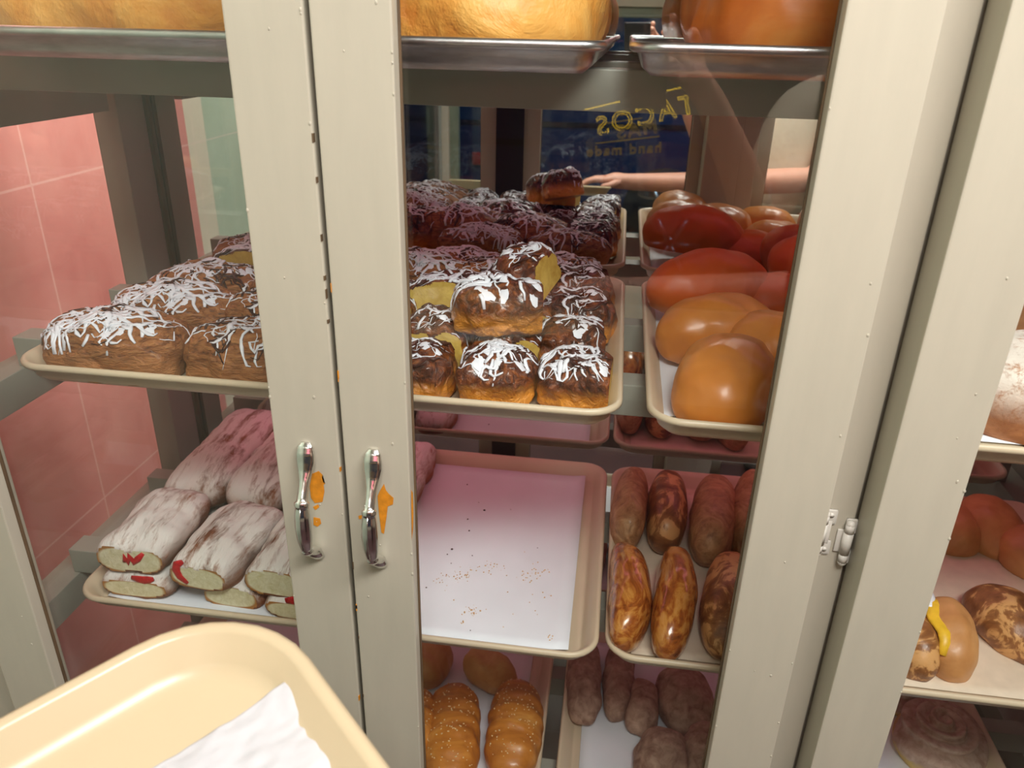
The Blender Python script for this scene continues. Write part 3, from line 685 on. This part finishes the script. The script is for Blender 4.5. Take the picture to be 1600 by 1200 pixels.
standing(975, 838, 985, 735, F3 + .004, .026, .05, dull, 'dull brown bun behind the golden one, leaning', 74, ry=.12)
standing(1040, 842, 1045, 740, F3 + .004, .030, .048, scored, 'dark glossy bun in the rear row, second from left', 75)
standing(1110, 862, 1120, 745, F3 + .004, .034, .05, dull, 'dull brown bun in the rear row near the right stile', 76)
standing(1165, 850, 1180, 740, F3 + .004, .030, .05, dull, 'dull brown bun in the rear row behind the right stile', 77)
standing(1190, 1000, 1205, 860, F3 + .002, .030, .044, glazed, 'glossy bun hidden behind the right stile', 78)
# ------------------------------------------------------------------ fourth shelf
G5 = 'sesame rolls on the lowest visible shelf'
def seeds(o, a, b, k, seed):
    s = crumbs_on(o, 'sesame_seeds', sesame, k, a, b, .0011, seed, 1.5); s['kind'] = 'stuff'
def ridged(co): return .0013 * math.sin(co.y * 210 + 18 * co.x) * (1 if co.z > 0 else .3)
for i, (x0, y0, x1, y1, lab, a) in enumerate(((700, 1235, 712, 1065, 'sesame roll left of centre', .044), (795, 1215, 812, 1060, 'sesame roll at the right edge of its tray', .043), (640, 1200, 655, 1075, 'sesame roll mostly hidden by the middle stile', .036))):
    o = standing(x0, y0, x1, y1, F4 + .0015, a, .044, sesame_crust, lab, 80 + i, grp=G5, name='sesame_roll', disp=ridged, nh=2.6)
    seeds(o, a * .8, .10, 150, i)
bun(765, 1040, F4 + .016, .052, .034, .036, pale_crust, 'pale folded croissant behind the sesame rolls', 84, rz=-.5, grp='pale rolls at the back of the sesame tray', name='croissant', disp=ridged)
bun(668, 1030, F4 + .008, .04, .05, .036, pale_crust, 'pale roll behind the sesame rolls by the stile', 85, rz=-.3, grp='pale rolls at the back of the sesame tray', name='croissant', disp=ridged)
G6 = 'cocoa brown rolls on the lowest visible shelf'
for i, (x0, y0, x1, y1, lab, a, c) in enumerate((
        (912, 1128, 915, 1000, 'long cocoa brown roll at the left edge of its tray', .030, .032), (962, 1118, 972, 1000, 'long cocoa brown roll second from the left', .027, .030),
        (1000, 1142, 1010, 1062, 'short cocoa brown roll with a lined end', .028, .032), (1085, 1140, 1060, 1040, 'lumpy cocoa brown roll under the bun tray', .045, .040),
        (1028, 1225, 1042, 1140, 'sugar crusted brown roll at the bottom edge', .038, .040), (1098, 1230, 1108, 1130, 'sugar crusted brown roll beside the right stile', .036, .040),
        (1170, 1150, 1180, 1050, 'cocoa brown roll hidden behind the right stile', .04, .038))):
    standing(x0, y0, x1, y1, F4 + .0015, a, c, cocoa_sugar, lab, 90 + i, grp=G6, name='cocoa_roll', nh=2.6, amp=.004)
# ------------------------------------------------------------------ right bay
o = blob('sugar_bread', .085, .075, .062, sugar_crust, seed=101, amp=.003, freq=18, n=32); p = P(1612, 600, F2 + .04); put(o, (p.x, p.y, F2 + .001)); tag(o, 'large bread thickly dusted with white sugar in the right bay', 'bread')
o = blob('sweet_bread', .08, .06, .06, telera, seed=102, n=26); p = P(1640, 470, F2 + .04); put(o, (p.x, p.y, F2 + .002)); tag(o, 'tan bread behind the white sugared one in the right bay', 'bread')
G7 = 'tan buns in the right bay'
def tb(px, py, a, b, c, m, lab, seed, z=F3 + .001, rz=0, rx=0, ry=0, **k):
    return bun(px, py, z, a, b, c, m, lab, seed, rz=rz, rx=rx, ry=ry, grp=G7, name='tan_bun', **k)
tb(1485, 815, .040, .046, .036, telera, 'round tan bun at the back, next to the door stile', 110, rx=.3)
tb(1545, 810, .046, .058, .040, telera, 'larger round tan bun leaning at the back of the right bay', 111, rz=.2, rx=.35)
tb(1625, 860, .05, .05, .038, telera, 'tan bun at the far right edge, back row', 112, rz=-.5)
cr = tb(1478, 985, .034, .056, .042, telera, 'tan bun split open over yellow custard and cream', 113, rz=-.1)
bm = bmesh.new()
t = bvh_of(cr); pts = []
for i in range(11):
    y = -.048 + .092 * i / 10; h, nrm, _, _ = t.ray_cast(Vector((-.016 + .003 * math.sin(i), y, .5)), Vector((0, 0, -1)))
    if h is not None: pts.append(h)
sweep(bm, pts, [.004 + .0055 * math.sin(PI * (i + .5) / len(pts)) for i in range(len(pts))], .004, n=10); obj('custard_filling', bm, custard, cr)
bm = bmesh.new(); sweep(bm, [p + Vector((-.002, .012, .001)) for p in pts[5:]], .0055, .004, n=10); obj('cream_filling', bm, icing, cr)
tb(1428, 1000, .030, .045, .038, scored, 'tan bun with dark blistered top behind the door stile', 114)
tb(1583, 965, .044, .066, .036, scored, 'oval bun with a scored brown crust at the right edge', 115, rz=.42)
def spiral(co):
    r = math.hypot(co.x, co.y); return (.0050 * math.sin(r * 2 * PI / .018 + math.atan2(co.y, co.x)) if co.z > -.002 else 0) * min(1, r / .008)
o = blob('concha', .074, .064, .046, concha_m, nh=2, nv=2.0, flat=.4, amp=.0006, seed=120, n=90, disp=spiral); p = P(1468, 1150, F4 + .03); put(o, (p.x, p.y, F4 + .0015), 1.0)
tag(o, 'cocoa coloured shell bread with swirled ridges in the right bay', 'bread')
o = blob('concha', .05, .045, .034, concha_m, nh=2, nv=2.0, flat=.4, amp=.0006, seed=121, n=48, disp=spiral); p = P(1420, 1075, F4 + .03); put(o, (p.x, p.y, F4 + .0015), .4)
tag(o, 'cocoa coloured shell bread behind the swirled one, half under the shelf', 'bread')
# ------------------------------------------------------------------ serving tray and tissue
CT = [(.016, -.002), (.010, .008), (.004, .016), (.0, .019), (.0, .0215), (.003, .0235), (.007, .0235), (.010, .0215), (.020, .006), (.028, .001), (.034, .0)]
ct = obj('serving_tray', tray_mesh(.225, .165, .082, CT), cream_tray)
tn = Vector((0, -.1736, .9848)); te1 = Vector((1, 0, 0)); te2 = Vector((0, .9848, .1736)); ref = Vector((-.2373, .3733, 1.19))
ex = te1 * -.6624 + te2 * -.7492; ey = te1 * .7442 + te2 * -.6680
crn = ref + te1 * .006 + te2 * .0333
ctr = crn + ex * .225 + ey * .165 - tn * .0235
TM = Matrix(((ex.x, ey.x, tn.x, ctr.x), (ex.y, ey.y, tn.y, ctr.y), (ex.z, ey.z, tn.z, ctr.z), (0, 0, 0, 1))); ct.matrix_world = TM
tag(ct, 'cream plastic cafeteria tray held in front of the case', 'tray')
def onT(px, py, h):                     # point of the tilted tray, in the tray's own frame
    r = Vector(RM @ np.array([px - 800, py - 600, 1208.])); o = Vector((0, 0, CZ)); p0 = ctr + tn * h
    return TM.inverted() @ (o + r * ((p0 - o).dot(tn) / r.dot(tn)))
ti = bmesh.new(); pa = onT(478, 1050, .006); pb = onT(552, 1225, .004); pc = onT(215, 1215, .004)
e1 = (pb - pa); e2 = (pc - pa); nx = 130; ny = 40; g = []
for i in range(nx + 1):
    row = []
    for j in range(ny + 1):
        u = i / nx * 1.9; v = j / ny * 1.15; q = pa + e1 * u + e2 * v
        zz = .003 * (1 + noise.noise(Vector((u * 3, v * 3, 3)))) + .0012 * noise.noise(Vector((u * 12, v * 12, 1)))
        if j == 0: q = q + e2.normalized() * (.0014 * (i % 2))
        row.append(ti.verts.new((q.x, q.y, .0014 + zz + .006 * max(0, 1 - u * 2.2 - v * 2.2))))
    g.append(row)
for i in range(nx):
    for j in range(ny): ti.faces.new((g[i][j], g[i + 1][j], g[i + 1][j + 1], g[i][j + 1]))
tis = obj('deli_tissue', ti, tissue); tis.matrix_world = TM
md = tis.modifiers.new('thickness', 'SOLIDIFY'); md.thickness = .0003
tag(tis, 'white tissue with a serrated edge lying on the cream tray', 'tissue')
o = blob('sweet_bun', .045, .042, .032, pale_crust, seed=140); o.matrix_world = TM @ Matrix.Translation(TM.inverted() @ Vector((-.20, .11, 1.16))); lo = o.matrix_world.translation.copy()
loc = TM.inverted() @ lo; loc.z = .009; o.matrix_world = TM @ Matrix.Translation(loc)
tag(o, 'pale round bun on the hand held tray, seen mirrored at the back of the case', 'bread')
# ------------------------------------------------------------------ photographer, seen only as a reflection
skin = simple('warm_skin', srgb(206, 150, 128), .5, nscale=30, var=.05, bstr=.1)
shirt = simple('cream_shirt_cloth', srgb(214, 204, 184), .85, nscale=60, var=.05, bstr=.4)
cloth = simple('dark_trouser_cloth', srgb(44, 36, 48), .9, nscale=60, var=.1, bstr=.3)
hairm = simple('dark_brown_hair', srgb(48, 32, 24), .6, nscale=120, var=.3, bstr=.6)
def skinned(name, chain, m, parent=None, sub=2, root=0):
    """chain: list of (id, parent id or None, co, radius)"""
    me = bpy.data.meshes.new(name); ids = [c[0] for c in chain]
    me.from_pydata([c[2] for c in chain], [(ids.index(c[1]), i) for i, c in enumerate(chain) if c[1]], []); me.update()
    o = bpy.data.objects.new(name, me); COL.objects.link(o); md = o.modifiers.new('skin', 'SKIN'); md.use_smooth_shade = True
    for i, c in enumerate(chain):
        v = me.skin_vertices[0].data[i]; rad = c[3] if isinstance(c[3], tuple) else (c[3], c[3]); v.radius = rad; v.use_root = (i == root)
    sb = o.modifiers.new('smooth', 'SUBSURF'); sb.levels = sub; sb.render_levels = sub; me.materials.append(m); o.parent = parent; return o
def hand_chain(pre, par, wrist, d, palm_up, side, curl):
    """palm and five bent fingers; d points along the hand, side towards the thumb"""
    d = Vector(d).normalized(); s = Vector(side).normalized(); n = d.cross(s).normalized() * palm_up; w = Vector(wrist)
    ch = [(pre + 'palm', par, w + d * .05, (.026, .016))]
    for k, (off, ln) in enumerate(((.028, .070), (.010, .078), (-.009, .073), (-.026, .058))):
        b = w + d * .085 + s * off; p = pre + 'f%d' % k
        ch.append((p + 'a', pre + 'palm', b, .0095)); q = b; dd = d.copy()
        for t in range(3):
            dd = (dd + n * curl * (t + .6) * .5).normalized(); q = q + dd * ln / 3; ch.append((p + 'bcd'[t], p + 'abc'[t], q, .0088 - .0008 * t))
    t0 = w + d * .035 + s * .030; ch.append((pre + 't0', pre + 'palm', t0, .012)); t1 = t0 + (d * .6 + s * .55 + n * .3).normalized() * .035; ch.append((pre + 't1', pre + 't0', t1, .010))
    ch.append((pre + 't2', pre + 't1', t1 + (d + n * curl * .7).normalized() * .028, .009)); return ch
BX = .52; BY = -.40
lw = Vector((.135, -.115, 1.455)); rw = Vector((.03, -.09, 1.125))
body = [('pelvis', None, (BX, BY, .96), (.15, .12)), ('waist', 'pelvis', (BX, BY, 1.10), (.135, .105)), ('chest', 'waist', (BX, BY, 1.30), (.155, .115)), ('neckbase', 'chest', (BX - .01, BY, 1.45), (.075, .07)), ('neck', 'neckbase', (BX - .02, BY + .02, 1.53), .052),
        ('jaw', 'neck', (BX - .03, BY + .045, 1.60), (.062, .072)), ('skull', 'jaw', (BX - .03, BY + .03, 1.68), (.075, .09)), ('crown', 'skull', (BX - .03, BY + .02, 1.74), (.055, .065)),
        ('nose', 'skull', (BX - .035, BY + .125, 1.655), .014),
        ('shL', 'neckbase', (BX - .17, BY, 1.41), .062), ('elL', 'shL', (BX - .235, BY + .10, 1.19), .044), ('foL', 'elL', (.21, -.19, 1.33), .038), ('wrL', 'foL', tuple(lw), .026),
        ('shR', 'neckbase', (BX + .17, BY, 1.41), .062), ('elR', 'shR', (BX + .12, BY + .13, 1.13), .044), ('foR', 'elR', (.30, -.16, 1.12), .038), ('wrR', 'foR', tuple(rw), .026)]
for sg, nm in ((-1, 'L'), (1, 'R')):
    x = BX + sg * .10
    body += [('hip' + nm, 'pelvis', (x, BY, .88), .095), ('knee' + nm, 'hip' + nm, (x, BY + .02, .50), .062), ('ankle' + nm, 'knee' + nm, (x, BY - .01, .10), .040), ('toe' + nm, 'ankle' + nm, (x, BY + .12, .045), (.042, .030))]
body += hand_chain('L', 'wrL', lw, (-.85, .55, .75), 1, (0, -.2, 1), .55)
body += hand_chain('R', 'wrR', rw, (-1, .25, .1), 1, (0, 1, .05), .35)
person = skinned('person', body, skin); tag(person, 'person in a cream shirt holding up a phone, seen only in the mirror', 'person')
sh = skinned('shirt', [('a', None, (BX, BY, .93), (.165, .135)), ('b', 'a', (BX, BY, 1.10), (.15, .12)), ('c', 'b', (BX, BY, 1.30), (.17, .13)), ('d', 'c', (BX - .01, BY, 1.43), (.085, .08)),
     ('l', 'd', (BX - .175, BY, 1.415), .075), ('l2', 'l', (BX - .215, BY + .06, 1.28), .066), ('r', 'd', (BX + .175, BY, 1.415), .075), ('r2', 'r', (BX + .15, BY + .07, 1.26), .066)], shirt, person)
tr = [('a', None, (BX, BY, .97), (.16, .13))]
for sg, nm in ((-1, 'L'), (1, 'R')):
    x = BX + sg * .10; tr += [('h' + nm, 'a', (x, BY, .86), .108), ('k' + nm, 'h' + nm, (x, BY + .02, .50), .078), ('t' + nm, 'k' + nm, (x, BY - .01, .10), .06)]
skinned('trousers', tr, cloth, person)
for sg in (-1, 1):
    x = BX + sg * .10; o = blob('shoe', .048, .13, .06, cloth, person, flat=.5, amp=0); o.location = (x, BY + .05, .002)
hr = blob('hair', .082, .100, .085, hairm, person, flat=.25, amp=.006, freq=30); hr.location = (BX - .03, BY + .008, 1.672)
for sg in (-1, 1):
    e = blob('eye', .012, .008, .006, simple('eye_white' if sg < 0 else 'eye_white_2', srgb(230, 226, 220), .2), person, flat=1, amp=0, n=8); e.location = (BX - .032 + sg * .03, BY + .118, 1.675)
    e = blob('ear', .010, .018, .030, skin, person, flat=1, amp=0, n=8); e.location = (BX - .03 + sg * .078, BY + .03, 1.63)
m_ = blob('mouth', .022, .006, .006, simple('lips', srgb(170, 90, 84), .5), person, flat=1, amp=0, n=8); m_.location = (BX - .033, BY + .112, 1.605)
ph = obj('phone', boxes([(-.018, .055, -.128, .018, .006, .014)], .004), simple('black_phone_case', srgb(24, 24, 28), .3), None, False)
ph.matrix_world = cam.matrix_world.copy(); tag(ph, 'black phone held up in the hand, seen only in the mirror', 'phone')
obj('phone_screen', boxes([(-.015, .052, -.125, .015, .0141, .0145)]), simple('dark_screen_glass', srgb(40, 42, 50), .08), ph, False)
